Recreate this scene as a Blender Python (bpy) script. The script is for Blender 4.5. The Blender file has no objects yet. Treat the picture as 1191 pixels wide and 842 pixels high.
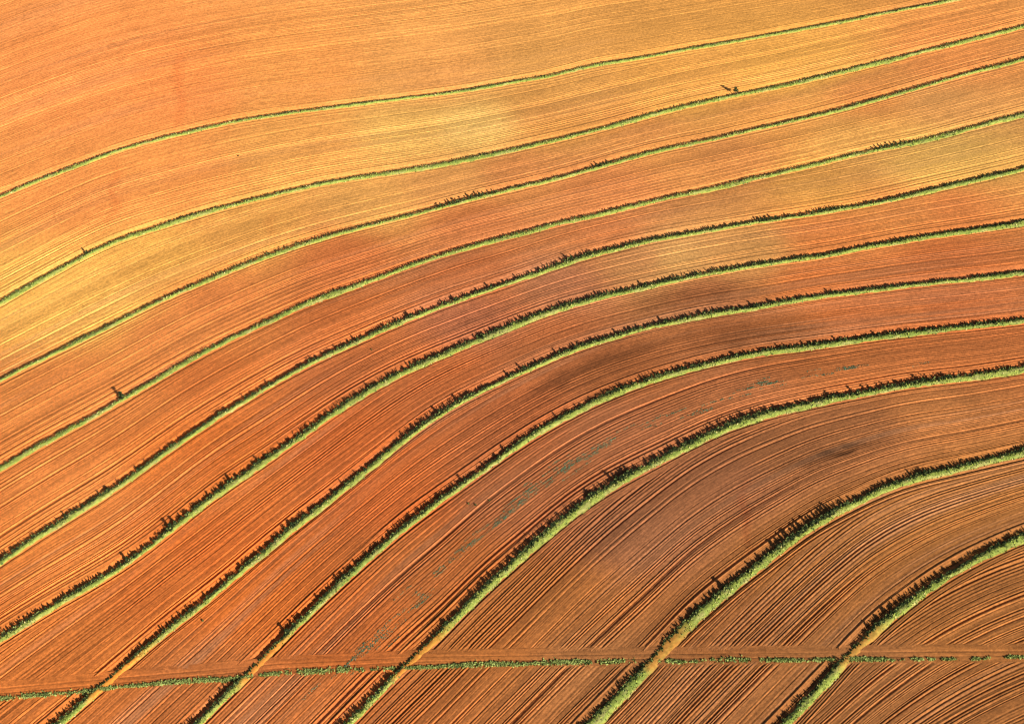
import bpy, math, random
import numpy as np
from mathutils import Vector

random.seed(11)
RNG = np.random.default_rng(11)

# ------------------------------------------------------------------ camera, world, sun, exposure
W0, H0 = 1191.0, 842.0                      # proportions of the view
HFOV = math.radians(35.0)
DEP = math.radians(50.0)                    # how steeply the aeroplane's camera looks down
DIST = 571.0
SUN_EL = math.radians(29.0)
SUN_XY = Vector((0.62, -0.78)).normalized() # horizontal direction towards the sun

scene = bpy.context.scene
cam_d = bpy.data.cameras.new('camera')
cam = bpy.data.objects.new('camera', cam_d)
scene.collection.objects.link(cam)
scene.camera = cam
cam_d.sensor_fit = 'HORIZONTAL'
cam_d.angle = HFOV
cam_d.clip_start = 1.0
cam_d.clip_end = 20000.0
cam.location = (0.0, -DIST * math.cos(DEP), DIST * math.sin(DEP))
cam.rotation_euler = (math.radians(90) - DEP, 0, 0)
CAM = np.array(cam.location)

world = bpy.data.worlds.new('World')
scene.world = world
world.use_nodes = True
wn = world.node_tree
sky = wn.nodes.new('ShaderNodeTexSky')
sky.sky_type = 'NISHITA'
sky.sun_disc = False
sky.sun_elevation = SUN_EL
sky.sun_rotation = math.atan2(SUN_XY.x, SUN_XY.y)
wn.links.new(sky.outputs[0], wn.nodes['Background'].inputs[0])
wn.nodes['Background'].inputs[1].default_value = 0.05

sun_d = bpy.data.lights.new('sun', 'SUN')
sun_d.energy = 5.0
sun_d.angle = math.radians(0.5)
sun_d.color = (1.0, 0.93, 0.82)
sun = bpy.data.objects.new('sun', sun_d)
scene.collection.objects.link(sun)
to_sun = Vector((SUN_XY.x * math.cos(SUN_EL), SUN_XY.y * math.cos(SUN_EL), math.sin(SUN_EL)))
sun.rotation_euler = to_sun.to_track_quat('Z', 'Y').to_euler()
sun.location = (300, -300, 400)

scene.view_settings.view_transform = 'Standard'
scene.view_settings.look = 'None'
scene.view_settings.gamma = 1.0
scene.view_settings.exposure = 0.63
scene.cycles.filter_width = 1.35

# ------------------------------------------------------------------ terrain and numeric helpers
F = W0 / 2 / math.tan(HFOV / 2)
DOME = (215.0, -190.0)


def hill(x, y):
    r2 = (x - DOME[0]) ** 2 + (y - DOME[1]) ** 2
    return 3.4 - 20.0 * (1 - np.exp(-r2 / (2 * 20.0 * 11400.0)))


def ground(px, py):
    """point of the gently domed terrain seen at a place of the picture"""
    px = np.asarray(px, float); py = np.asarray(py, float)
    a = (px - W0 / 2) / F
    b = -(py - H0 / 2) / F
    dx = a
    dy = math.cos(DEP) + math.sin(DEP) * b
    dz = -math.sin(DEP) + math.cos(DEP) * b
    z = np.zeros(np.broadcast(px, py).shape)
    for _ in range(5):
        t = (z - CAM[2]) / dz
        X = CAM[0] + t * dx
        Y = CAM[1] + t * dy
        z = hill(X, Y)
    return X, Y, z


def hsh(i, seed=0):
    v = np.sin(np.asarray(i, float) * 127.1 + seed * 311.7) * 43758.5453
    return v - np.floor(v)


def n1(x, seed=0):
    i = np.floor(x); f = x - i
    f = f * f * (3 - 2 * f)
    return hsh(i, seed) * (1 - f) + hsh(i + 1, seed) * f


def h2(i, j, seed):
    v = np.sin(i * 127.1 + j * 269.5 + seed * 74.7) * 43758.5453
    return v - np.floor(v)


def n2(x, y, seed=0):
    i = np.floor(x); j = np.floor(y)
    f = x - i; g = y - j
    f = f * f * (3 - 2 * f); g = g * g * (3 - 2 * g)
    return ((h2(i, j, seed) * (1 - f) + h2(i + 1, j, seed) * f) * (1 - g)
            + (h2(i, j + 1, seed) * (1 - f) + h2(i + 1, j + 1, seed) * f) * g)


def sst(a, b, x):
    t = np.clip((x - a) / (b - a), 0, 1)
    return t * t * (3 - 2 * t)


def lin(c):
    c = np.asarray(c, float) / 255.0
    return np.where(c <= 0.04045, c / 12.92, ((c + 0.055) / 1.055) ** 2.4)


def spline(pts, xs):
    p = np.array(sorted(pts), float)
    x, y = p[:, 0], p[:, 1]
    n = len(x)
    h = np.diff(x)
    A = np.zeros((n, n)); r = np.zeros(n)
    A[0, 0] = A[-1, -1] = 1
    for i in range(1, n - 1):
        A[i, i - 1] = h[i - 1]; A[i, i] = 2 * (h[i - 1] + h[i]); A[i, i + 1] = h[i]
        r[i] = 3 * ((y[i + 1] - y[i]) / h[i] - (y[i] - y[i - 1]) / h[i - 1])
    c = np.linalg.solve(A, r)
    k = np.clip(np.searchsorted(x, xs) - 1, 0, n - 2)
    hh = h[k]; d = xs - x[k]
    b = (y[k + 1] - y[k]) / hh - hh * (2 * c[k] + c[k + 1]) / 3
    dd = (c[k + 1] - c[k]) / (3 * hh)
    return y[k] + b * d + c[k] * d * d + dd * d ** 3


XMIN, XMAX = -290.0, 1480.0
XD = np.arange(XMIN, XMAX + 1, 1.0)


def smooth(y, s):
    r = int(3 * s)
    k = np.exp(-0.5 * (np.arange(-r, r + 1) / s) ** 2); k /= k.sum()
    yp = np.concatenate([y[0] + (y[1] - y[0]) * np.arange(-r, 0), y,
                         y[-1] + (y[-1] - y[-2]) * np.arange(1, r + 1)])
    return np.convolve(yp, k, 'valid')


# centre lines of the eleven grass banks, upper left to lower right
BANKS = [
 [(-300,370),(-50,250),(70,201),(129,179),(187.5,162),(246,148),(305,137),(364,129),(420,122),(479,114.7),(537.5,107),(596,97),(655,86),(684.5,78),(728.5,71),(790,60),(860,48),(1000,22),(1191,-15),(1500,-80)],
 [(-300,540),(-50,382),(70,314),(129,284),(187.5,264),(246,246),(305,231),(364,217),(420,207),(479,198),(537.5,187.5),(596,175),(655,161.7),(714,147),(769,131.7),(827,118),(885.5,106),(944,93),(1003,79),(1032.5,71.5),(1118,50),(1191,32),(1500,-45)],
 [(-300,620),(-50,470),(70,408),(129,379),(187.5,350),(246,325),(305,301),(364,281),(420,265.4),(479,250.7),(537.5,235),(596,221),(655,206.6),(714,190),(769,175.5),(827,163.4),(885.5,150),(944,137),(1003,121.4),(1062,104.7),(1118,89),(1191,70),(1500,-10)],
 [(-300,740),(-50,577),(70,505.8),(129,473.4),(187.5,438.8),(246,406.4),(305,378),(364,351.5),(420,331),(479,309.5),(537.5,290.4),(596,275),(655,259.5),(714,246.3),(769,232.8),(827,220.7),(885.5,206.6),(944,193.4),(1003,178.7),(1062,167),(1118,152.9),(1191,134),(1500,50)],
 [(-300,880),(-100,725),(0,655),(70,609.5),(129,572.7),(181.7,535),(217,510),(246,491),(305,454.3),(364,422),(420,396),(479,370.6),(537.5,348.5),(596,329.4),(655,308),(714,291),(769,278.6),(827,268.3),(885.5,258.6),(944,249.8),(1003,240.4),(1062,227.2),(1118,214.5),(1191,197),(1500,115)],
 [(-300,960),(-100,812),(0,745),(70,702),(129,668),(187.5,627),(246,580),(305,540),(364,498.4),(420,461),(479,429.3),(537.5,404.4),(596,380),(655,358.8),(714,343.3),(769,330.5),(827,319),(885.5,308.3),(932,302.5),(1003,289.8),(1062,279),(1118,271),(1191,260),(1500,190)],
 [(-300,1150),(-100,985),(60,850),(155,768),(187.5,740),(246,694.7),(305,644.7),(364,597.7),(420,553),(479,505.7),(508,485),(537.5,467.5),(596,439),(655,412.3),(714,392.6),(769,378.4),(827,366),(885.5,358),(944,347),(1003,339.7),(1062,332.4),(1118,326.5),(1191,318),(1500,262)],
 [(-300,1330),(0,1065),(200,872),(305,768),(364,709.4),(420,658),(479,608),(537.5,565.4),(581.6,533.6),(625.7,504.5),(655,487.5),(714,459),(769,439),(827,423.5),(885.5,411.7),(944,404.4),(1003,395.6),(1062,388),(1118,382.3),(1191,374),(1500,325)],
 [(-300,1480),(200,1040),(400,848),(481.7,766.7),(508,743),(537.5,712.3),(567,683),(596,658),(655,606.5),(714,565.4),(767,537),(827,506),(885.5,485),(944,470.5),(1003,458.7),(1062,447.5),(1118,441),(1191,430),(1500,385)],
 [(-300,1700),(200,1320),(500,1035),(700,832),(768,762),(797.4,730),(827,703.5),(856,679),(885.5,656.5),(915,634.4),(944,613),(974,596),(1003,581.5),(1032.5,568.3),(1062,558),(1091,550.7),(1118,544.8),(1191,528),(1500,470)],
 [(-300,1850),(200,1520),(700,1065),(900,858),(985.5,766.7),(1003,747.6),(1032.5,721),(1062,697.6),(1091,677),(1118,661),(1191,626),(1300,590),(1500,545)],
]
TOP = [(-300,130),(0,-20),(70,-45),(500,-120),(1191,-220),(1500,-270)]
BOT = [(-300,2100),(200,1750),(800,1200),(1060,960),(1191,880),(1500,790)]
LINES = [smooth(spline(p, XD), 15) for p in [TOP] + BANKS + [BOT]]
for i in range(1, len(LINES)):
    LINES[i] = np.maximum(LINES[i], LINES[i - 1] + 20)
HX = [-300, 0, 330, 500, 770, 1118, 1500]
HY = [818, 795, 766, 758, 755, 752, 750]


def yhead(x):
    return np.interp(x, HX, HY)


# ------------------------------------------------------------------ soil colours by place
CTRL = """100 100 242 156 97;200 100 242 152 92;350 90 240 160 92;500 90 236 163 96;650 100 225 160 90;800 90 228 160 85;950 80 230 165 85;1100 75 222 140 80
100 230 242 156 92;200 210 242 158 92;350 170 238 168 96;480 155 234 180 104;545 150 234 186 112;650 140 220 152 85;780 115 226 160 85;900 90 230 165 85;1000 110 218 140 78;1100 120 215 150 90
60 350 242 180 98;110 350 242 180 98;180 300 242 178 96;300 260 226 162 90;430 235 228 165 95;520 210 222 155 92;600 200 214 138 82;750 150 215 142 80;900 130 222 150 82;1000 165 222 160 90;1100 180 222 170 95
100 450 222 134 76;200 390 220 135 78;250 350 215 128 75;400 300 200 108 66;550 260 205 118 72;700 220 212 132 80;850 185 214 140 82;950 215 216 152 80;1080 190 222 168 92;1060 245 210 132 75
100 560 222 128 72;250 440 206 108 62;400 365 196 103 62;550 320 190 102 66;700 270 206 122 76;780 300 205 152 95;870 290 200 142 86;960 270 206 122 70;1100 240 205 120 70
90 650 218 122 66;200 550 212 108 58;250 530 206 98 52;400 430 186 98 62;550 370 176 102 75;650 330 176 112 80;750 300 190 130 85;820 345 165 100 64;950 325 196 106 62;1100 300 196 100 60
80 760 212 112 60;180 680 208 100 54;250 640 206 92 50;400 510 196 88 52;520 440 190 95 60;650 400 184 100 65;850 380 160 90 56;1000 360 196 100 60;1100 355 192 96 60
300 700 206 96 50;450 580 196 88 52;600 480 176 88 58;720 430 158 86 54;900 400 168 92 56;1050 365 194 100 60
400 720 190 92 52;500 650 182 96 56;600 580 176 97 66;720 500 178 100 70;850 450 184 105 70;1000 420 186 102 62;1100 410 188 102 62
650 700 184 105 60;560 740 184 105 58;750 620 170 102 72;850 560 165 97 68;920 530 160 94 62;1000 500 172 102 66;1090 480 192 116 70
850 720 175 100 60;930 660 180 105 60;1000 620 184 110 62;1080 600 190 115 65;1150 560 190 115 65
1090 720 182 106 60;1150 700 184 108 62;700 765 180 110 68;1000 760 178 108 66;250 790 190 105 62"""
def sst_(x, a, b):
    t = np.clip((x - a) / (b - a), 0, 1)
    return t * t * (3 - 2 * t)


CP = np.array([[float(v) for v in s.split()] for s in CTRL.replace('\n', ';').split(';')])
CPX, CPC = CP[:, :2], CP[:, 2:]
low = np.clip(.62 * CPC[:, 0] - CPC[:, 1], 0, 60)
CPC = CPC + np.stack([low * 0, low * .44, low * .04], -1)
CPC[:, 2] *= .92
UL = np.exp(-(CPX[:, 0] / 420) ** 2 - (CPX[:, 1] / 330) ** 2)
CPC = CPC * (1 + UL[:, None] * np.array([.05, -.015, -.10]))
LR = sst_(CPX[:, 0], 420, 760) * sst_(CPX[:, 1], 330, 560)
CPC = CPC * (1 + LR[:, None] * np.array([-.08, -.03, -.03]))
SOIL_K = 1.25
CAL = np.array([1.0, 1.0, 1.0])
# damp dark stains in the soil: px, py, half length, half width, slope angle, strength
STAINS = [(790, 345, 62, 9, 12, .30), (830, 338, 40, 7, 10, .2), (880, 388, 75, 9, 9, .33), (650, 446, 62, 11, 33, .42),
          (735, 412, 60, 8, 20, .36), (985, 523, 52, 6, 17, .75), (915, 540, 50, 7, 22, .2), (560, 372, 60, 9, 24, .18),
          (470, 400, 60, 8, 27, .12), (330, 445, 40, 7, 33, .12), (720, 290, 50, 8, 14, .14), (640, 330, 60, 8, 20, .12)]
RED = [(207, 105, 6, 46, .10), (130, 225, 5, 34, .10), (318, 262, 7, 14, .08), (868, 600, 5, 40, .12), (262, 135, 6, 20, .05)]


def soil_colour(px, py):
    # smooth field over a coarse lattice, then bilinear lookup
    gx = np.arange(-300, 1501, 10.0); gy = np.arange(-300, 1201, 10.0)
    GX, GY = np.meshgrid(gx, gy)
    wsum = np.zeros(GX.shape); acc = np.zeros(GX.shape + (3,))
    C = lin(CPC)
    for (cx, cy), c in zip(CPX, C):
        d2 = ((GX - cx) / 62.0) ** 2 + ((GY - cy) / 34.0) ** 2
        w = 1.0 / (0.08 + d2) ** 2
        wsum += w; acc += w[..., None] * c
    acc /= wsum[..., None]
    fx = np.clip((px + 300) / 10, 0, len(gx) - 1.001); fy = np.clip((py + 300) / 10, 0, len(gy) - 1.001)
    i = fx.astype(int); j = fy.astype(int); fx = (fx - i)[..., None]; fy = (fy - j)[..., None]
    col = (acc[j, i] * (1 - fx) + acc[j, i + 1] * fx) * (1 - fy) + (acc[j + 1, i] * (1 - fx) + acc[j + 1, i + 1] * fx) * fy
    for cx, cy, L, Wd, ang, s in STAINS:
        a = math.radians(ang)
        ux = (px - cx) * math.cos(a) - (py - cy) * math.sin(a)
        uy = (px - cx) * math.sin(a) + (py - cy) * math.cos(a)
        wob = (n2(px * .05, py * .12, 5) - .5) * 1.2
        m = np.exp(-(ux / L) ** 2 - (uy / Wd + wob) ** 2) * s * .85 * (.45 + 1.1 * n2(ux * .035, uy * .42, 12))
        col = col * (1 - np.clip(m, 0, .7))[..., None]
    for cx, cy, sx, sy, s in RED:
        m = np.exp(-((px - cx + (n1(py * .05, 9) - .5) * 14) / sx) ** 2 - ((py - cy) / sy) ** 4) * s
        col = col * np.stack([1 - m * .6, 1 - m * 1.6, 1 - m * 1.8], -1)
    return col / SOIL_K * CAL


# ------------------------------------------------------------------ materials
def new_mat(name):
    m = bpy.data.materials.new(name); m.use_nodes = True
    nt = m.node_tree
    b = nt.nodes['Principled BSDF']
    b.inputs['Roughness'].default_value = 0.95
    b.inputs['Specular IOR Level'].default_value = 0.12
    return m, nt, b


def soil_material():
    m, nt, b = new_mat('ploughed_soil')
    N, L = nt.nodes.new, nt.links.new
    at = N('ShaderNodeAttribute'); at.attribute_name = 'soil'
    fl = N('ShaderNodeAttribute'); fl.attribute_name = 'flow'
    sc = N('ShaderNodeVectorMath'); sc.operation = 'MULTIPLY'; sc.inputs[1].default_value = (0.12, 1.9, 1)
    L(fl.outputs['Vector'], sc.inputs[0])
    s1 = N('ShaderNodeTexNoise'); s1.inputs['Scale'].default_value = 1.0; s1.inputs['Detail'].default_value = 3; s1.inputs['Roughness'].default_value = .6
    L(sc.outputs[0], s1.inputs['Vector'])
    co = N('ShaderNodeTexCoord')
    s2 = N('ShaderNodeTexNoise'); s2.inputs['Scale'].default_value = 1.1; s2.inputs['Detail'].default_value = 4; s2.inputs['Roughness'].default_value = .75
    L(co.outputs['Object'], s2.inputs['Vector'])
    s3 = N('ShaderNodeTexNoise'); s3.inputs['Scale'].default_value = .03; s3.inputs['Detail'].default_value = 5; s3.inputs['Roughness'].default_value = .6
    L(co.outputs['Object'], s3.inputs['Vector'])

    def rng(src, a, c, lo=.3, hi=.7):
        r = N('ShaderNodeMapRange'); r.inputs['From Min'].default_value = lo; r.inputs['From Max'].default_value = hi
        r.inputs['To Min'].default_value = a; r.inputs['To Max'].default_value = c
        L(src, r.inputs['Value']); return r.outputs[0]

    def mul(a, c):
        q = N('ShaderNodeMath'); q.operation = 'MULTIPLY'; L(a, q.inputs[0]); L(c, q.inputs[1]); return q.outputs[0]
    k = mul(mul(rng(s1.outputs[0], .80, 1.17), rng(s2.outputs[0], .66, 1.34)), rng(s3.outputs[0], .9, 1.1))
    v = N('ShaderNodeVectorMath'); v.operation = 'SCALE'
    L(at.outputs['Color'], v.inputs[0]); L(k, v.inputs['Scale'])
    L(v.outputs[0], b.inputs['Base Color'])
    bp = N('ShaderNodeBump'); bp.inputs['Strength'].default_value = .8; bp.inputs['Distance'].default_value = .16
    s4 = N('ShaderNodeTexNoise'); s4.inputs['Scale'].default_value = 1.7; s4.inputs['Detail'].default_value = 5; s4.inputs['Roughness'].default_value = .7
    L(co.outputs['Object'], s4.inputs['Vector']); L(s4.outputs[0], bp.inputs['Height'])
    L(bp.outputs[0], b.inputs['Normal'])
    return m


def tint_material(name, attr, var=.35, scale=1.5, transl=0.0):
    m, nt, b = new_mat(name)
    N, L = nt.nodes.new, nt.links.new
    at = N('ShaderNodeAttribute'); at.attribute_name = attr
    co = N('ShaderNodeTexCoord')
    s = N('ShaderNodeTexNoise'); s.inputs['Scale'].default_value = scale; s.inputs['Detail'].default_value = 4; s.inputs['Roughness'].default_value = .7
    L(co.outputs['Object'], s.inputs['Vector'])
    r = N('ShaderNodeMapRange'); r.inputs['From Min'].default_value = .3; r.inputs['From Max'].default_value = .7
    r.inputs['To Min'].default_value = 1 - var; r.inputs['To Max'].default_value = 1 + var
    L(s.outputs[0], r.inputs['Value'])
    v = N('ShaderNodeVectorMath'); v.operation = 'SCALE'
    L(at.outputs['Color'], v.inputs[0]); L(r.outputs[0], v.inputs['Scale'])
    L(v.outputs[0], b.inputs['Base Color'])
    return m


MAT_SOIL = soil_material()
MAT_BANK = tint_material('bank_turf', 'tint', .3, .9)
MAT_LEAF = tint_material('leaves', 'tint', .35, 2.0)
mb, nt_, b_ = new_mat('bark'); b_.inputs['Base Color'].default_value = (.10, .065, .04, 1); MAT_BARK = mb


# ------------------------------------------------------------------ mesh helpers
def make_mesh(name, co, faces, mat, attrs=None, parent=None, smooth_=True, mesh_only=False):
    me = bpy.data.meshes.new(name)
    co = np.ascontiguousarray(co, dtype=np.float32).reshape(-1, 3)
    faces = np.ascontiguousarray(faces, dtype=np.int32)
    nf, k = faces.shape
    me.vertices.add(len(co)); me.vertices.foreach_set('co', co.ravel())
    me.loops.add(nf * k); me.loops.foreach_set('vertex_index', faces.ravel())
    me.polygons.add(nf); me.polygons.foreach_set('loop_start', np.arange(0, nf * k, k, dtype=np.int32))
    me.update(calc_edges=True)
    me.polygons.foreach_set('use_smooth', np.full(nf, smooth_, dtype=bool))
    for an, (typ, arr) in (attrs or {}).items():
        a = me.attributes.new(an, typ, 'POINT')
        if typ == 'FLOAT_COLOR':
            arr = np.concatenate([arr.reshape(-1, 3), np.ones((len(co), 1))], 1)
            a.data.foreach_set('color', np.ascontiguousarray(arr, dtype=np.float32).ravel())
        else:
            a.data.foreach_set('vector', np.ascontiguousarray(arr, dtype=np.float32).ravel())
    me.materials.append(mat)
    me.validate()
    if mesh_only:
        return me
    ob = bpy.data.objects.new(name, me)
    scene.collection.objects.link(ob)
    if parent:
        ob.parent = parent
    return ob


def grid_faces(nr, nc, base=0):
    i = np.arange(nr - 1)[:, None] * nc + np.arange(nc - 1)[None, :]
    f = np.stack([i, i + nc, i + nc + 1, i + 1], -1).reshape(-1, 4) + base
    return f


# ------------------------------------------------------------------ the ploughed field
def amp_at(px, py):
    a = .098 + .128 * sst(150, 560, py) + .05 * sst(480, 740, py + .25 * (px - 600))
    return a


def furrow_rows(ph, along, seed):
    """relief of plough rows; ph counts rows, along is metres along the row"""
    ph = ph + .95 * (n1(ph * .8, seed) - .5) + .35 * (n2(along * .02, ph * .35, seed + 3) - .5)
    k = np.floor(ph); f = ph - k
    ra = .06 + .85 * hsh(k, seed + 1) ** 2.0
    ra = ra * (.35 + 1.2 * n2(along * .035, k * 7.3, seed + 2))
    band = .35 + 1.3 * (.6 * n1(ph * .09 + seed, seed + 12) + .4 * n2(along * .012, ph * .22, seed + 15))            # groups of bolder and fainter rows
    deep = sst(.40, .80, hsh(k, seed + 8)) * sst(.22, .5, n2(along * .018, k * 3.1, seed + 4)) * band
    ridge = (.5 - .5 * np.cos(2 * np.pi * f)) ** .8
    cut = np.exp(-(f / .22) ** 2) + np.exp(-((f - 1) / .22) ** 2)
    lip = np.exp(-((f - .34) / .15) ** 2)
    fleck = (n2(along * .5, ph * 1.0, seed + 17) - .5) * .28
    k0 = np.where(f > .5, k + 1, k)
    deep_here = sst(.40, .80, hsh(k0, seed + 8)) * sst(.22, .5, n2(along * .018, k0 * 3.1, seed + 4)) * band
    return (ridge - .5) * ra * 1.35 * band - cut * deep_here * 1.25 + lip * deep * .55 + fleck, k, f


XC = np.arange(XMIN, XMAX, 2.8)
PITCH = .98
BW = [1.5, 2.1, 1.6, 2.1, 1.75, 2.2, 2.0, 2.0, 2.6, 3.1, 2.7]        # widths of the banks
all_co, all_fc, all_col, all_flow = [], [], [], []
base = 0
for g in range(len(LINES) - 1):
    yu = np.interp(XC, XD, LINES[g]); yl = np.interp(XC, XD, LINES[g + 1])
    Ux, Uy, _ = ground(XC, yu); Lx, Ly, _ = ground(XC, yl)
    vis = (XC > 0) & (XC < W0) & (yu < 800)
    wid_m = np.hypot(Ux - Lx, Uy - Ly)
    nrow = int(np.clip(np.percentile(wid_m[vis] if vis.any() else wid_m, 85) / PITCH * 11.5, 240, 900))
    v = np.linspace(0, 1, nrow)[:, None]
    PX = np.broadcast_to(XC[None, :], (nrow, len(XC)))
    PY = yu[None, :] * (1 - v) + yl[None, :] * v
    X, Y, Z = ground(PX, PY)

    def perp(ax, ay):
        tx = smooth(np.gradient(ax), 22); ty = smooth(np.gradient(ay), 22); l = np.hypot(tx, ty); tx /= l; ty /= l
        dx = X - ax[None, :]; dy = Y - ay[None, :]
        return np.abs(dx * ty[None, :] - dy * tx[None, :]), np.concatenate([[0], np.cumsum(np.hypot(np.diff(ax), np.diff(ay)))])
    dl, sl = perp(Lx, Ly)
    du, su = perp(Ux, Uy)
    along = np.broadcast_to(sl[None, :], dl.shape) * (v) + su[None, :] * (1 - v)
    Wp = (dl + du).mean(0)
    W_ = Wp[vis].mean() if vis.any() else Wp.mean()
    peff = PITCH * (np.clip(Wp, 5, 200) / W_) ** .55
    wander = (n2(along * .006, dl * .03, g) - .5) * .8
    ph = dl / peff[None, :] + wander
    r1, k1, f1 = furrow_rows(ph, along, g * 13 + 1)
    ph2 = du / PITCH + .15
    r2, k2, f2 = furrow_rows(ph2, along, g * 13 + 7)
    nhr = 3.2 + 1.6 * n1(along * .01, g + 50)           # a few rows follow the bank above
    near_up = sst(nhr * PITCH + .25, nhr * PITCH - .25, du) if g > 0 else np.zeros_like(du)
    near_up = np.where(g > 0, 1 - sst(nhr * PITCH - .25, nhr * PITCH + .25, du), 0)
    rel = r1 * (1 - near_up) + r2 * near_up * .9
    fm = np.ones_like(rel)
    if g > 0:
        fm *= sst(BW[g - 1] / 2 + .3, BW[g - 1] / 2 + 1.0, du)
    if g < len(LINES) - 2:
        fm *= sst(1.4, 2.6, dl)
    tt = PY - yhead(PX)
    trk = sst(-7, -1, tt) * (1 - sst(16, 22, tt))
    fm *= 1 - trk
    A = amp_at(PX, PY)
    H = rel * A * fm
    if g < len(LINES) - 2:     # thrown ridge above each bank
        rp = 4.3 + .8 * n1(along * .02, g + 90)
        H += .16 * (.4 + n1(along * .05, g + 30)) * (np.exp(-((dl - rp) / .32) ** 2) - .6 * np.exp(-((dl - rp - .75) / .3) ** 2)) * (.5 + A / .2)
        H -= .50 * (1 - trk) * np.exp(-((dl - 2.5) / .95) ** 2)     # the channel above the bank
    if g > 0:                  # cut furrow under the bank
        H -= .36 * (1 - trk) * np.exp(-((du - BW[g - 1] / 2 - .35) / .30) ** 2) * (.5 + .8 * n1(along * .06, g + 60)) * (A / .12)
    H += (n2(X * 1.5, Y * 1.5, 4) - .5) * .09 + (n2(X * .25, Y * .25, 6) - .5) * .06
    col = soil_colour(PX, PY)
    rowv = 1 + ((hsh(k1, g + 200) - .5) * .34 * (1 - near_up) + (hsh(k2, g + 300) - .5) * .34 * near_up) * (.5 + .5 * sst(150, 450, PY))
    rowv *= 1 + (n2(along * .01, ph * .25, g + 77) - .5) * .22
    col = col * rowv[..., None]
    cool = sst(.5, .95, n2(along * .007 + g * 5, ph * .13, g + 140) * .65 + n2(along * .02, ph * .9, g + 141) * .35)[..., None] * (.12 + .26 * sst(200, 420, PY))[..., None]
    grey = lin([176, 130, 96]) / SOIL_K * (col.mean(-1, keepdims=True) / .16) ** .5
    col = col * (1 - cool) + grey * cool
    co = np.stack([X, Y, Z + H], -1)
    fc = grid_faces(nrow, len(XC), 0)
    cy = PY.ravel()[fc].mean(1); cx = PX.ravel()[fc].mean(1)
    keep = ((cy < yhead(cx) + 1.0) | (cy > yhead(cx) + 15.0)) & (cy < 1120)
    fc = fc[keep]
    if len(fc) == 0:
        continue
    used = np.unique(fc); remap = np.full(co.shape[0] * co.shape[1], -1); remap[used] = np.arange(len(used))
    all_co.append(co.reshape(-1, 3)[used]); all_col.append(col.reshape(-1, 3)[used])
    all_flow.append(np.stack([along, dl + g * 37.0, np.zeros_like(dl)], -1).reshape(-1, 3)[used])
    all_fc.append(remap[fc] + base)
    base += len(used)
field = make_mesh('ploughed_field', np.concatenate(all_co), np.concatenate(all_fc)[:, ::-1], MAT_SOIL,
                  {'soil': ('FLOAT_COLOR', np.concatenate(all_col)), 'flow': ('FLOAT_VECTOR', np.concatenate(all_flow))})
field['kind'] = 'structure'
print('field verts', base)

# headland track and the land beyond it
tx = np.arange(XMIN, XMAX, 3.0)
tr = np.arange(-3, 18.5, .5)
PX, T = np.meshgrid(tx, tr)
PY = yhead(PX) + T
X, Y, Z = ground(PX, PY)
X0, Y0, _ = ground(tx, yhead(tx))
dn = np.abs(Y - Y0[None, :])
rel, kk, ff = furrow_rows(dn / 1.4 + 3 + (n2(X * .01, Y * .03, 8) - .5), X, 400)
beyond = 0 * T
rut = -.10 * np.exp(-((dn - 1.5) / .25) ** 2) - .10 * np.exp(-((dn - 3.1) / .25) ** 2)
H = rel * .2 * beyond + rut * (1 - beyond) + (n2(X * 1.1, Y * 1.1, 4) - .5) * .08 + (n2(X * .12, Y * .9, 9) - .5) * .10 * (1 - beyond) + .012
col = soil_colour(PX, np.minimum(PY, 900)) * (1 + (n2(X * .05, Y * 1.2, 21) - .5) * .35)[..., None]
fc = grid_faces(len(tr), len(tx))
nc = len(tx)
def sub(name, r0, r1):
    sl = slice(r0, r1)
    o = make_mesh(name, np.stack([X, Y, Z + H], -1)[sl], grid_faces(r1 - r0, nc)[:, ::-1], MAT_SOIL,
                  {'soil': ('FLOAT_COLOR', col[sl]), 'flow': ('FLOAT_VECTOR', np.stack([X, dn, 0 * X], -1)[sl])})
    o['kind'] = 'structure'
    return o
sub('dirt_track', 0, len(tr))

# far ground out to the horizon
s = np.linspace(-1, 1, 121)
e = np.sign(s) * (np.abs(s) * 700 + (np.abs(s) ** 5) * 8000)
GX, GY = np.meshgrid(e, e)
GZ = hill(GX, GY) - .9
gc = np.broadcast_to(lin([236, 160, 88]) / SOIL_K, GX.shape + (3,))
o = make_mesh('ground', np.stack([GX, GY, GZ], -1), grid_faces(121, 121)[:, ::-1], MAT_SOIL,
              {'soil': ('FLOAT_COLOR', gc), 'flow': ('FLOAT_VECTOR', np.stack([GX, GY, 0 * GX], -1))})
o['kind'] = 'structure'

# ------------------------------------------------------------------ plants
def leaf_quads(cx, cy, cz, size, tilt=1.0, rng=RNG, aspect=1.0):
    """one small leaf-sized quad at each given point"""
    n = len(cx)
    a = rng.uniform(0, 2 * np.pi, n); t = rng.uniform(-1, 1, n) * tilt
    d1 = np.stack([np.cos(a), np.sin(a), np.zeros(n)], -1)
    d2 = np.stack([-np.sin(a) * np.sin(t), np.cos(a) * np.sin(t), np.cos(t)], -1)
    s = np.asarray(size).reshape(-1, 1) * np.ones((n, 1))
    c = np.stack([cx, cy, cz], -1)
    p = np.stack([c - d1 * s * .5 - d2 * s * .5 * aspect, c + d1 * s * .5 - d2 * s * .4 * aspect,
                  c + d1 * s * .35 + d2 * s * .5 * aspect, c - d1 * s * .3 + d2 * s * .55 * aspect], 1)
    return p.reshape(-1, 3), np.arange(n * 4).reshape(n, 4)


def dark_tint(n, rng=RNG, light=.18):
    k = rng.uniform(.6, 1.5, (n, 1))
    base_ = np.array([.020, .032, .012]) * k  # dark foliage deepened to near black, painting in the banks' shade
    l = rng.uniform(0, 1, n) < light
    base_[l] = np.array([.24, .28, .08]) * rng.uniform(.7, 1.3, (l.sum(), 1))
    return base_


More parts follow.
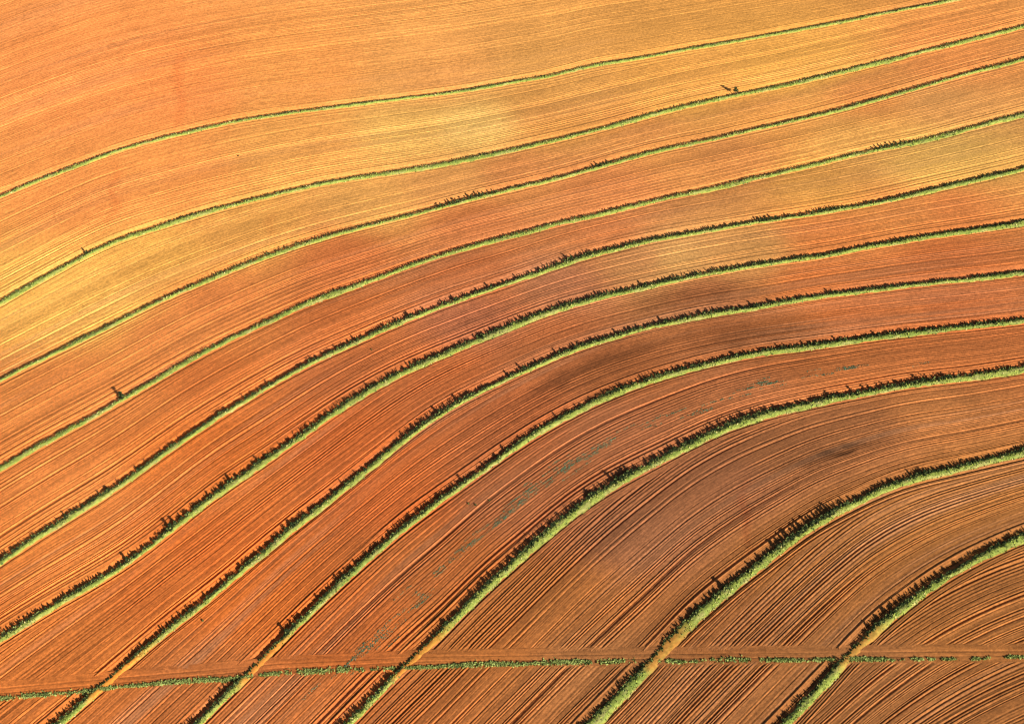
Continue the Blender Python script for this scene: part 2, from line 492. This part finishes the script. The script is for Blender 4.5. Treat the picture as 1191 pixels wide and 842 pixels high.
def shrub_mesh(name, h, r, n, seed, cone=.5, light=.15):
    rng = np.random.default_rng(seed)
    nl = rng.integers(4, 7)
    la = rng.uniform(0, 2 * np.pi, nl); lr = rng.uniform(.1, .6, nl) * r; lz = rng.uniform(.3, .95, nl) * h
    which = rng.integers(0, nl, n)
    u = rng.normal(size=(n, 3)); u /= np.linalg.norm(u, axis=1)[:, None]
    rad = rng.uniform(.55, 1, n)[:, None] * r * .62
    z0 = lz[which]
    shrink = (1 - cone * z0 / h)[:, None]
    p = np.stack([np.cos(la[which]) * lr[which], np.sin(la[which]) * lr[which], z0], -1)
    p[:, :2] = p[:, :2] * shrink + u[:, :2] * rad * shrink
    p[:, 2] += u[:, 2] * rad[:, 0] * .7
    m = n // 3                                       # a leafy skirt down to the soil
    p[:m, 2] = rng.uniform(.05, .45, m) * h
    p[:m, :2] = u[:m, :2] * r * rng.uniform(.3, .85, m)[:, None]
    p[:, 2] = np.clip(p[:, 2], .05, h)
    v, f = leaf_quads(p[:, 0], p[:, 1], p[:, 2], rng.uniform(.28, .5, n) * r, 1.2, rng)
    # stems
    sv, sf = [], []
    for i in range(3):
        a = la[i]; top = np.array([np.cos(a) * lr[i], np.sin(a) * lr[i], lz[i]])
        b0 = len(v) + len(sv)
        w = .05 + .02 * h
        for cc, ww in ((np.array([0, 0, -.1]), w), (top, w * .4)):
            for q in range(4):
                sv.append(cc + ww * np.array([math.cos(q * 1.57), math.sin(q * 1.57), 0]))
        for q in range(4):
            sf.append([b0 + q, b0 + (q + 1) % 4, b0 + 4 + (q + 1) % 4, b0 + 4 + q])
    tint = np.repeat(dark_tint(n, rng, light), 4, 0)
    co = np.concatenate([v, np.array(sv)]); fcs = np.concatenate([f, np.array(sf)])
    tint = np.concatenate([tint, np.tile([.07, .05, .03], (len(sv), 1))])
    return make_mesh(name, co, fcs, MAT_LEAF, {'tint': ('FLOAT_COLOR', tint)}, smooth_=False, mesh_only=True)


ORD = ['first', 'second', 'third', 'fourth', 'fifth', 'sixth', 'seventh', 'eighth', 'ninth', 'tenth', 'last']
BANK_LABEL = [
 'thin light green grass bank nearest the upper left corner, first of eleven',
 'thin green grass bank with one lone small tree, second from the upper left corner',
 'narrow yellow green bank with a broken row of saplings, third from the upper left',
 'light green smooth edged grass bank, fourth counted from the upper left corner',
 'dark edged grass bank ending at the left edge, fifth from the upper left corner',
 'serrated grass bank, last of the six that reach the left edge of the photo',
 'grass bank with jagged shrubs, leftmost of five that cross the bottom track',
 'grass bank crossing the bottom track, second from the left of five',
 'broad green bank with a dense black hedge row, middle of five crossing the track',
 'broad bright green curved bank with spiky saplings, tenth of the eleven',
 'short grass bank crossing the lower right corner, last of eleven',
]
HT = [.42, .46, .66, .58, .98, 1.08, 1.12, 1.2, 1.45, 1.25, 1.4]       # height of the rough growth
WD = BW
BUSHY = [.1, .15, .25, .25, .75, .85, .9, .95, 1.0, .9, .95]
bank_geo = []
for i in range(11):
    ys = LINES[i + 1]
    ok = (ys < 1040)
    x0 = XD[np.argmax(ok)]
    xs = np.arange(x0, XMAX - 20, .5)
    yy = np.interp(xs, XD, ys)
    X, Y, Z = ground(xs, yy)
    sd = np.concatenate([[0], np.cumsum(np.hypot(np.diff(X), np.diff(Y)))])
    st = np.arange(0, sd[-1], .55)
    X = np.interp(st, sd, X); Y = np.interp(st, sd, Y); xs = np.interp(st, sd, xs); yy = np.interp(st, sd, yy)
    wob = (n1(st * .08, i + 3) - .5) * .4 + (n1(st * .35, i + 9) - .5) * .3
    txx = np.gradient(X); tyy = np.gradient(Y); l = np.hypot(txx, tyy); txx /= l; tyy /= l
    nx, ny = -tyy, txx                                # towards the upper left
    X = X + nx * wob; Y = Y + ny * wob
    th = yy - yhead(xs)
    bare = sst(-40, -6, th + 8 * (n1(st * .1, i) - .5)) * (1 - sst(17, 34, th + 8 * (n1(st * .12, i + 5) - .5)))
    ontrack = sst(-9, 0, th) * (1 - sst(14, 20, th))
    width = WD[i] * (.68 + .62 * n1(st * .045, i + 20)) * (.84 + .32 * n1(st * .55, i + 25)) 
    root = bpy.data.objects.new('grass_bank', None)
    scene.collection.objects.link(root)
    mid = len(X) // 2
    root.location = (0, 0, 0)
    root['label'] = BANK_LABEL[i]; root['category'] = 'grass bank'; root['group'] = 'grass banks curving across the ploughed field'
    ox, oy = X[mid], Y[mid]; oz = float(hill(ox, oy))
    root.location = (ox, oy, oz)
    bank_geo.append((st, X, Y, nx, ny, xs, yy, bare, width, root))

    # ridge of turf
    q = np.linspace(-1, 1, 13)
    prof = (1 - q ** 2) ** .7
    P = q[None, :] * width[:, None] / 2
    VX = X[:, None] + nx[:, None] * P; VY = Y[:, None] + ny[:, None] * P
    rough = (n2(VX * 1.4, VY * 1.4, 31) - .5) * .28
    VZ = hill(VX, VY) - .12 + prof[None, :] * ((.34 + .3 * n1(st * .1, i + 33)) * (1 - .45 * ontrack))[:, None] + rough * prof[None, :] * (1 - .6 * bare[:, None])
    g1 = np.array([.285, .335, .065]); g2 = np.array([.20, .26, .05]); g3 = np.array([.40, .34, .13])
    mixa = n2(st[:, None] * .04, q[None, :] * .7 + i * 9, 41)[..., None]
    mixb = n2(st[:, None] * .25, q[None, :] * 2 + i * 5, 43)[..., None]
    c = g1 * (1 - sst(.45, .9, mixa)) + g2 * sst(.45, .9, mixa)
    c = c * (1 - sst(.55, .95, mixb) * .6) + g3 * sst(.55, .95, mixb) * .6
    warm = 1 - .0 * i
    soilc = soil_colour(xs, yy)[:, None, :] * np.array([1.5, 1.85, 1.25])
    bm_ = np.clip(bare[:, None] * (.7 + .5 * n2(st[:, None] * .3, q[None, :] * 3, 47)), 0, 1)[..., None]
    c = c * (1 - bm_) + soilc * bm_
    # bare dusty foot along the lower edge
    foot = np.exp(-((q[None, :] + 1.0) / .14) ** 2)[..., None] * .6
    c = c * (1 - foot) + (soil_colour(xs, yy)[:, None, :] * .8) * foot
    co = np.stack([VX - ox, VY - oy, VZ - oz], -1)
    make_mesh('ridge', co, grid_faces(len(st), 13), MAT_BANK, {'tint': ('FLOAT_COLOR', c)}, parent=root)

    # short grass on the lit side
    inview = (xs > -120) & (xs < 1310) & (yy > -120) & (yy < 1000)
    seg = np.nonzero(inview)[0]
    n = int(len(seg) * .55 * WD[i] * 3.2)
    k = RNG.choice(seg, n)
    off = RNG.uniform(-.57, .46, n) * width[k]
    gx = X[k] + nx[k] * off + txx[k] * RNG.uniform(-.3, .3, n)
    gy = Y[k] + ny[k] * off + tyy[k] * RNG.uniform(-.3, .3, n)
    keep = RNG.uniform(0, 1, n) > bare[k] * .97
    gx, gy, k, off = gx[keep], gy[keep], k[keep], off[keep]; n = len(gx)
    qq = off / (width[k] / 2)
    gz = hill(gx, gy) + np.clip(1 - qq ** 2, 0, 1) * .4
    sz = RNG.uniform(.22, .48, n)
    v, f = leaf_quads(gx - ox, gy - oy, gz - oz + sz * .3, sz, .9)
    tn = np.array([.29, .34, .06]) * RNG.uniform(.5, 1.3, (n, 1))
    dryness = RNG.uniform(0, 1, n) < .22
    tn[dryness] = np.array([.52, .46, .18]) * RNG.uniform(.8, 1.2, (dryness.sum(), 1))
    dk = RNG.uniform(0, 1, n) < .10 + .25 * (n1(st[k] * .5, i + 88) > .62)
    tn[dk] = np.array([.09, .16, .05]) * RNG.uniform(.7, 1.2, (dk.sum(), 1))
    o = make_mesh('short_grass', v, f, MAT_LEAF, {'tint': ('FLOAT_COLOR', np.repeat(tn, 4, 0))}, parent=root, smooth_=False)
    o['kind'] = 'stuff'

    # rough tall growth along the upper side
    L = st[seg[-1]] - st[seg[0]]
    nclump = int(L / (.20 if i > 3 else .26))
    sc = RNG.uniform(st[seg[0]], st[seg[-1]], nclump)
    kb = np.interp(sc, st, bare)
    dens = .35 + .65 * n1(sc * .09, i + 70)
    hh = HT[i] * (.25 + .75 * n1(sc * .13, i + 71) + .5 * n1(sc * .035, i + 72)) * (.55 + .9 * RNG.uniform(0, 1, nclump) ** 2) * (1 - .45 * kb)
    hh *= 1 - .35 * sst(780, 1050, np.interp(sc, st, xs)) * (3 < i < 8)
    hh *= 1 - .75 * np.interp(sc, st, ontrack)
    keepc = RNG.uniform(0, 1, nclump) < np.clip(dens * 1.3 - .1 + .25 * BUSHY[i], .25, 1)
    sc, hh, kb = sc[keepc], hh[keepc], kb[keepc]; nclump = len(sc)
    cxx = np.interp(sc, st, X); cyy = np.interp(sc, st, Y); cnx = np.interp(sc, st, nx); cny = np.interp(sc, st, ny)
    cw = np.interp(sc, st, width)
    spread = .03 + .13 * BUSHY[i]
    off = cw * (.50 - np.abs(RNG.normal(0, spread, nclump)) + RNG.normal(0, .05, nclump))
    cxx += cnx * off; cyy += cny * off
    per = 17 if BUSHY[i] > .5 else 9
    cc = np.repeat(np.arange(nclump), per)
    t = RNG.uniform(0, 1, len(cc)) ** .8
    rr = (.08 + .32 * (1 - t)) * (.5 + .5 * hh[cc])
    aa = RNG.uniform(0, 2 * np.pi, len(cc))
    lx = cxx[cc] + np.cos(aa) * rr * RNG.uniform(.3, 1, len(cc)); ly = cyy[cc] + np.sin(aa) * rr * RNG.uniform(.3, 1, len(cc))
    lz = hill(lx, ly) + .18 + t * hh[cc]
    v, f = leaf_quads(lx - ox, ly - oy, lz - oz, RNG.uniform(.20, .42, len(cc)) * (.65 + .4 * BUSHY[i]), 1.0)
    light = .34 - .2 * BUSHY[i]
    tn = dark_tint(len(cc), RNG, light)  # near-black leaves stand in for the shadow band above the bank
    o = make_mesh('tall_grass', v, f, MAT_LEAF, {'tint': ('FLOAT_COLOR', np.repeat(tn, 4, 0))}, parent=root, smooth_=False)
    o['kind'] = 'stuff'

# individual shrubs and saplings along the banks
S_MESH = [shrub_mesh('shrub', 1.9, .85, 150, 1, .5), shrub_mesh('shrub', 2.3, .75, 150, 2, .65), shrub_mesh('shrub', 1.5, 1.0, 160, 3, .3),
          shrub_mesh('shrub', 2.5, .95, 190, 4, .6, .1)]
SAP = [shrub_mesh('sapling', 2.7, .85, 190, 5, .55, .12), shrub_mesh('sapling', 2.3, .95, 190, 6, .45, .2)]


def at_bank(i, px, side=.28):
    """point on bank i at picture column px, a little to its upper side"""
    st, X, Y, nx, ny, xs, yy, bare, width, root = bank_geo[i]
    k = int(np.argmin(np.abs(xs - px)))
    o = side * width[k]
    x = X[k] + nx[k] * o; y = Y[k] + ny[k] * o
    return x, y, float(hill(x, y)) + .15


def plant(kind, me, x, y, z, s, label, group=None):
    o = bpy.data.objects.new(kind, me)
    scene.collection.objects.link(o)
    o.location = (x, y, z); o.rotation_euler = (random.uniform(-.08, .08), random.uniform(-.08, .08), random.uniform(0, 6.28))
    o.scale = (s * random.uniform(.9, 1.15), s * random.uniform(.9, 1.15), s)
    o['label'] = label; o['category'] = kind
    if group: o['group'] = group
    return o


def nth(q):
    w = ['first', 'second', 'third', 'fourth', 'fifth', 'sixth', 'seventh', 'eighth', 'ninth', 'tenth', 'eleventh', 'twelfth', 'thirteenth',
         'fourteenth', 'fifteenth', 'sixteenth', 'seventeenth', 'eighteenth', 'nineteenth']
    if q < 19:
        return w[q]
    t, u = divmod(q + 1, 10)
    tens = {2: 'twent', 3: 'thirt', 4: 'fort', 5: 'fift'}[t]
    return tens + 'ieth' if u == 0 else tens + 'y ' + w[u - 1]


def place_shrubs(i, xa, xb, n, smin, smax, label, group, kinds=None, kind='shrub'):
    kinds = kinds or S_MESH
    for q in range(n):
        px = xa + (xb - xa) * (q + random.uniform(.1, .9)) / n
        x, y, z = at_bank(i, px, random.uniform(.14, .42))
        plant(kind, random.choice(kinds), x, y, z, random.uniform(smin, smax), label.format(nth(q)), group)


for i, (xa, xb, n, a, b) in {
        4: (70, 640, 30, .55, .9), 5: (80, 760, 36, .55, .95), 6: (165, 1000, 40, .55, .95), 7: (330, 1050, 42, .6, 1.0),
        8: (520, 1110, 44, .65, 1.0), 9: (800, 1116, 20, .6, .95), 10: (1015, 1120, 12, .65, 1.0)}.items():
    place_shrubs(i, xa, xb, n, a, b, 'small dark shrub, {} from the left in the row on the ' + nth(i) + ' bank',
                 'small shrubs in the row along the ' + nth(i) + ' bank')
place_shrubs(2, 507, 578, 16, .5, .8, 'slim sapling, {} from the left in the broken row on the third bank', 'saplings on the third bank', SAP, 'sapling')
place_shrubs(2, 690, 714, 5, .55, .8, 'low dark shrub, {} from the left in the short clump on the third bank', 'shrubs clumped on the third bank')
place_shrubs(3, 1018, 1060, 10, .5, .75, 'slim sapling, {} from the left in the ragged group on the fourth bank', 'saplings on the fourth bank', SAP, 'sapling')
place_shrubs(4, 882, 902, 7, .6, .8, 'slim sapling, {} from the left in the tight group on the fifth bank', 'saplings on the fifth bank', SAP, 'sapling')
place_shrubs(9, 903, 972, 18, .8, 1.15, 'tall sapling, {} from the left in the spiky group on the tenth bank', 'saplings on the tenth bank', SAP, 'sapling')
place_shrubs(8, 716, 738, 6, 1.1, 1.4, 'large shrub, {} from the left in the clump on the ninth bank', 'large shrubs clumped on the ninth bank')
for i, px, s, lab in [
        (1, 102, 1.0, 'lone dark bush poking up near the left end of the second bank'),
        (3, 143, 1.25, 'pointed dark bush standing alone near the left end of the fourth bank'),
        (4, 127, 1.0, 'tall dark bush rising above the left end of the fifth bank'),
        (4, 479, 1.1, 'single taller dark bush breaking the middle of the fifth bank'),
        (4, 665, 1.2, 'bushy dark shrub where the fifth bank begins to straighten'),
        (5, 200, 1.15, 'pointed dark shrub standing out on the sixth bank left of its serrated stretch'),
        (6, 343, 1.15, 'dark shrub standing out on the lower stretch of the seventh bank'),
        (7, 857, 1.0, 'small shrub sticking up from the upper edge of the eighth bank'),
        (8, 690, 1.2, 'dark rounded shrub just left of the thick clump on the ninth bank'),
        (8, 871, 1.1, 'shrub jutting above the hedge row right of the thick clump on the ninth bank'),
        (9, 846, 1.2, 'single thin bush casting a small shadow line on the lower tenth bank'),
        (9, 812, 1.0, 'low dark bush nearest the track end of the tenth bank')]:
    x, y, z = at_bank(i, px, .3)
    plant('bush', S_MESH[3] if 'thin' in lab or 'pointed' in lab else random.choice(S_MESH[:3]), x, y, z, s, lab)


def tree(px, i, lab):
    x, y, z = at_bank(i, px, .30)
    root = bpy.data.objects.new('small_tree', None); scene.collection.objects.link(root)
    root.location = (x, y, z - .1); root['label'] = lab; root['category'] = 'tree'
    # tapered trunk with three limbs
    vs, fs = [], []
    def limb(a, b, ra, rb, seg=7):
        a, b = Vector(a), Vector(b); d = (b - a).normalized(); u = d.orthogonal().normalized(); w = d.cross(u)
        b0 = len(vs)
        for c, r in ((a, ra), (b, rb)):
            for q in range(seg):
                t = 2 * math.pi * q / seg
                vs.append(c + u * r * math.cos(t) + w * r * math.sin(t))
        for q in range(seg):
            fs.append([b0 + q, b0 + (q + 1) % seg, b0 + seg + (q + 1) % seg, b0 + seg + q])
    limb((0, 0, 0), (-.1, .1, 1.3), .16, .12); limb((-.1, .1, 1.3), (-.25, .2, 2.8), .12, .04)
    limb((-.1, .1, 1.2), (.5, 0, 2.2), .07, .03); limb((-.1, .1, 1.0), (-.6, .35, 2.0), .07, .03)
    make_mesh('trunk', np.array([list(p) for p in vs]), np.array(fs), MAT_BARK, parent=root)
    rng = np.random.default_rng(8); n = 420
    cen = np.array([[-.25, .2, 3.0], [.5, 0, 2.3], [-.6, .35, 2.1], [0, .1, 2.5], [-.3, .1, 3.7]])
    w = rng.integers(0, 5, n); u = rng.normal(size=(n, 3)); u /= np.linalg.norm(u, axis=1)[:, None]
    p = cen[w] + u * rng.uniform(.25, .75, (n, 1)) * [.9, .9, .8]
    v, f = leaf_quads(p[:, 0], p[:, 1], p[:, 2], rng.uniform(.16, .3, n), 1.3, rng)
    make_mesh('crown', v, f, MAT_LEAF, {'tint': ('FLOAT_COLOR', np.repeat(dark_tint(n, rng, .2), 4, 0))}, parent=root, smooth_=False)


tree(856, 1, 'small leafy tree alone on the second bank, throwing a slanting shadow onto bare soil')
SPECKS = [(277, 182, .35), (545, 586, .4), (553, 587.5, .4), (569, 582, .35), (236, 722, .45), (432, 407, .3)]
SPLAB = ['tiny dark weed clump alone on orange soil between the first and second banks',
         'tiny dark weed clump, leftmost of three between the eighth and ninth banks',
         'tiny dark weed clump, middle one of three between the eighth and ninth banks',
         'tiny dark weed clump, rightmost of three between the eighth and ninth banks',
         'tiny dark weed clump on soil just right of the lower seventh bank',
         'tiny dark weed clump on reddish soil just below the fifth bank']
for (px, py, s), lab in zip(SPECKS, SPLAB):
    x, y, z = ground(px, py)
    plant('weed_clump', S_MESH[2], float(x), float(y), float(z), s, lab)

# teal weeds sprouting in dashes along the plough rows
def weeds():
    patches = [(640, 552, 45, 13, 38, 420), (690, 524, 45, 8, 28, 330), (605, 585, 40, 9, 42, 260), (890, 445, 22, 6, 14, 220), (990, 428, 24, 3, 9, 140),
               (850, 462, 30, 7, 18, 90), (755, 490, 35, 7, 20, 130), (520, 655, 50, 10, 45, 200), (430, 748, 34, 11, 30, 330), (470, 715, 30, 14, 45, 170),
               (820, 475, 30, 5, 17, 70), (560, 620, 30, 8, 43, 120), (940, 436, 40, 6, 9, 70), (1068, 424, 20, 4, 7, 24)]
    P = []
    for cx, cy, L, Wd, ang, n in patches:
        l8 = lambda x: (np.interp(x, XD, LINES[8]), np.interp(x, XD, LINES[9]))
        for _ in range(max(2, n // 13)):
            xa = cx + random.gauss(0, .5) * L; ya, yb = l8(cx)
            v = (cy + random.gauss(0, .5) * Wd - ya) / (yb - ya)
            if not .05 < v < .93:
                continue
            ln = random.uniform(3, 16)
            for _ in range(int(ln * 1.5)):
                x = xa + random.uniform(-ln, ln) * .7; a_, b_q = l8(x)
                P.append((x, a_ + (b_q - a_) * v + random.gauss(0, .13)))
    P = np.array(P)
    X, Y, Z = ground(P[:, 0], P[:, 1])
    n = len(X) * 3
    X = np.repeat(X, 3) + RNG.normal(0, .14, n); Y = np.repeat(Y, 3) + RNG.normal(0, .14, n); Z = np.repeat(Z, 3)
    v, f = leaf_quads(X, Y, Z + RNG.uniform(.04, .12, n), RNG.uniform(.12, .26, n), .4)
    f2 = f
    # lay most of the leaves nearly flat
    tn = np.array([.10, .23, .14]) * RNG.uniform(.6, 1.4, (n, 1))
    o = make_mesh('weeds', v, f2, MAT_LEAF, {'tint': ('FLOAT_COLOR', np.repeat(tn, 4, 0))}, smooth_=False)
    o['kind'] = 'stuff'; o['label'] = 'blue green weeds sprouting in dashes along the plough rows'; o['category'] = 'weeds'
weeds()

# grass verge beside the track
def verge():
    n = 22000
    px = RNG.uniform(-150, 1340, n)
    t0 = np.interp(px, [-300, 500, 780, 1500], [16, 15, 11.5, 11.5]) + (n1(px * .03, 5) - .5) * 3
    py = yhead(px) + t0 + RNG.normal(2.2, .7 + .9 * n1(px * .02, 6), n)
    gap_ = (n1(px * .05, 15) * .6 + n1(px * .21, 16) * .4) > RNG.uniform(.30, .62, n)
    px, py = px[gap_], py[gap_]; n = len(px)
    X, Y, Z = ground(px, py)
    sz = RNG.uniform(.25, .6, n)
    v, f = leaf_quads(X, Y, Z + sz * .3 + .05, sz, .9)
    tn = np.array([.27, .32, .09]) * RNG.uniform(.6, 1.3, (n, 1))
    dk = n1(px * .06, 8) + RNG.uniform(-.3, .3, n) > 1.0
    tn[dk] = np.array([.06, .10, .03]) * RNG.uniform(.7, 1.3, (dk.sum(), 1))
    o = make_mesh('verge_grass', v, f, MAT_LEAF, {'tint': ('FLOAT_COLOR', np.repeat(tn, 4, 0))}, smooth_=False)
    o['kind'] = 'stuff'; o['label'] = 'green grass verge running along the dirt track at the bottom'; o['category'] = 'grass'
verge()
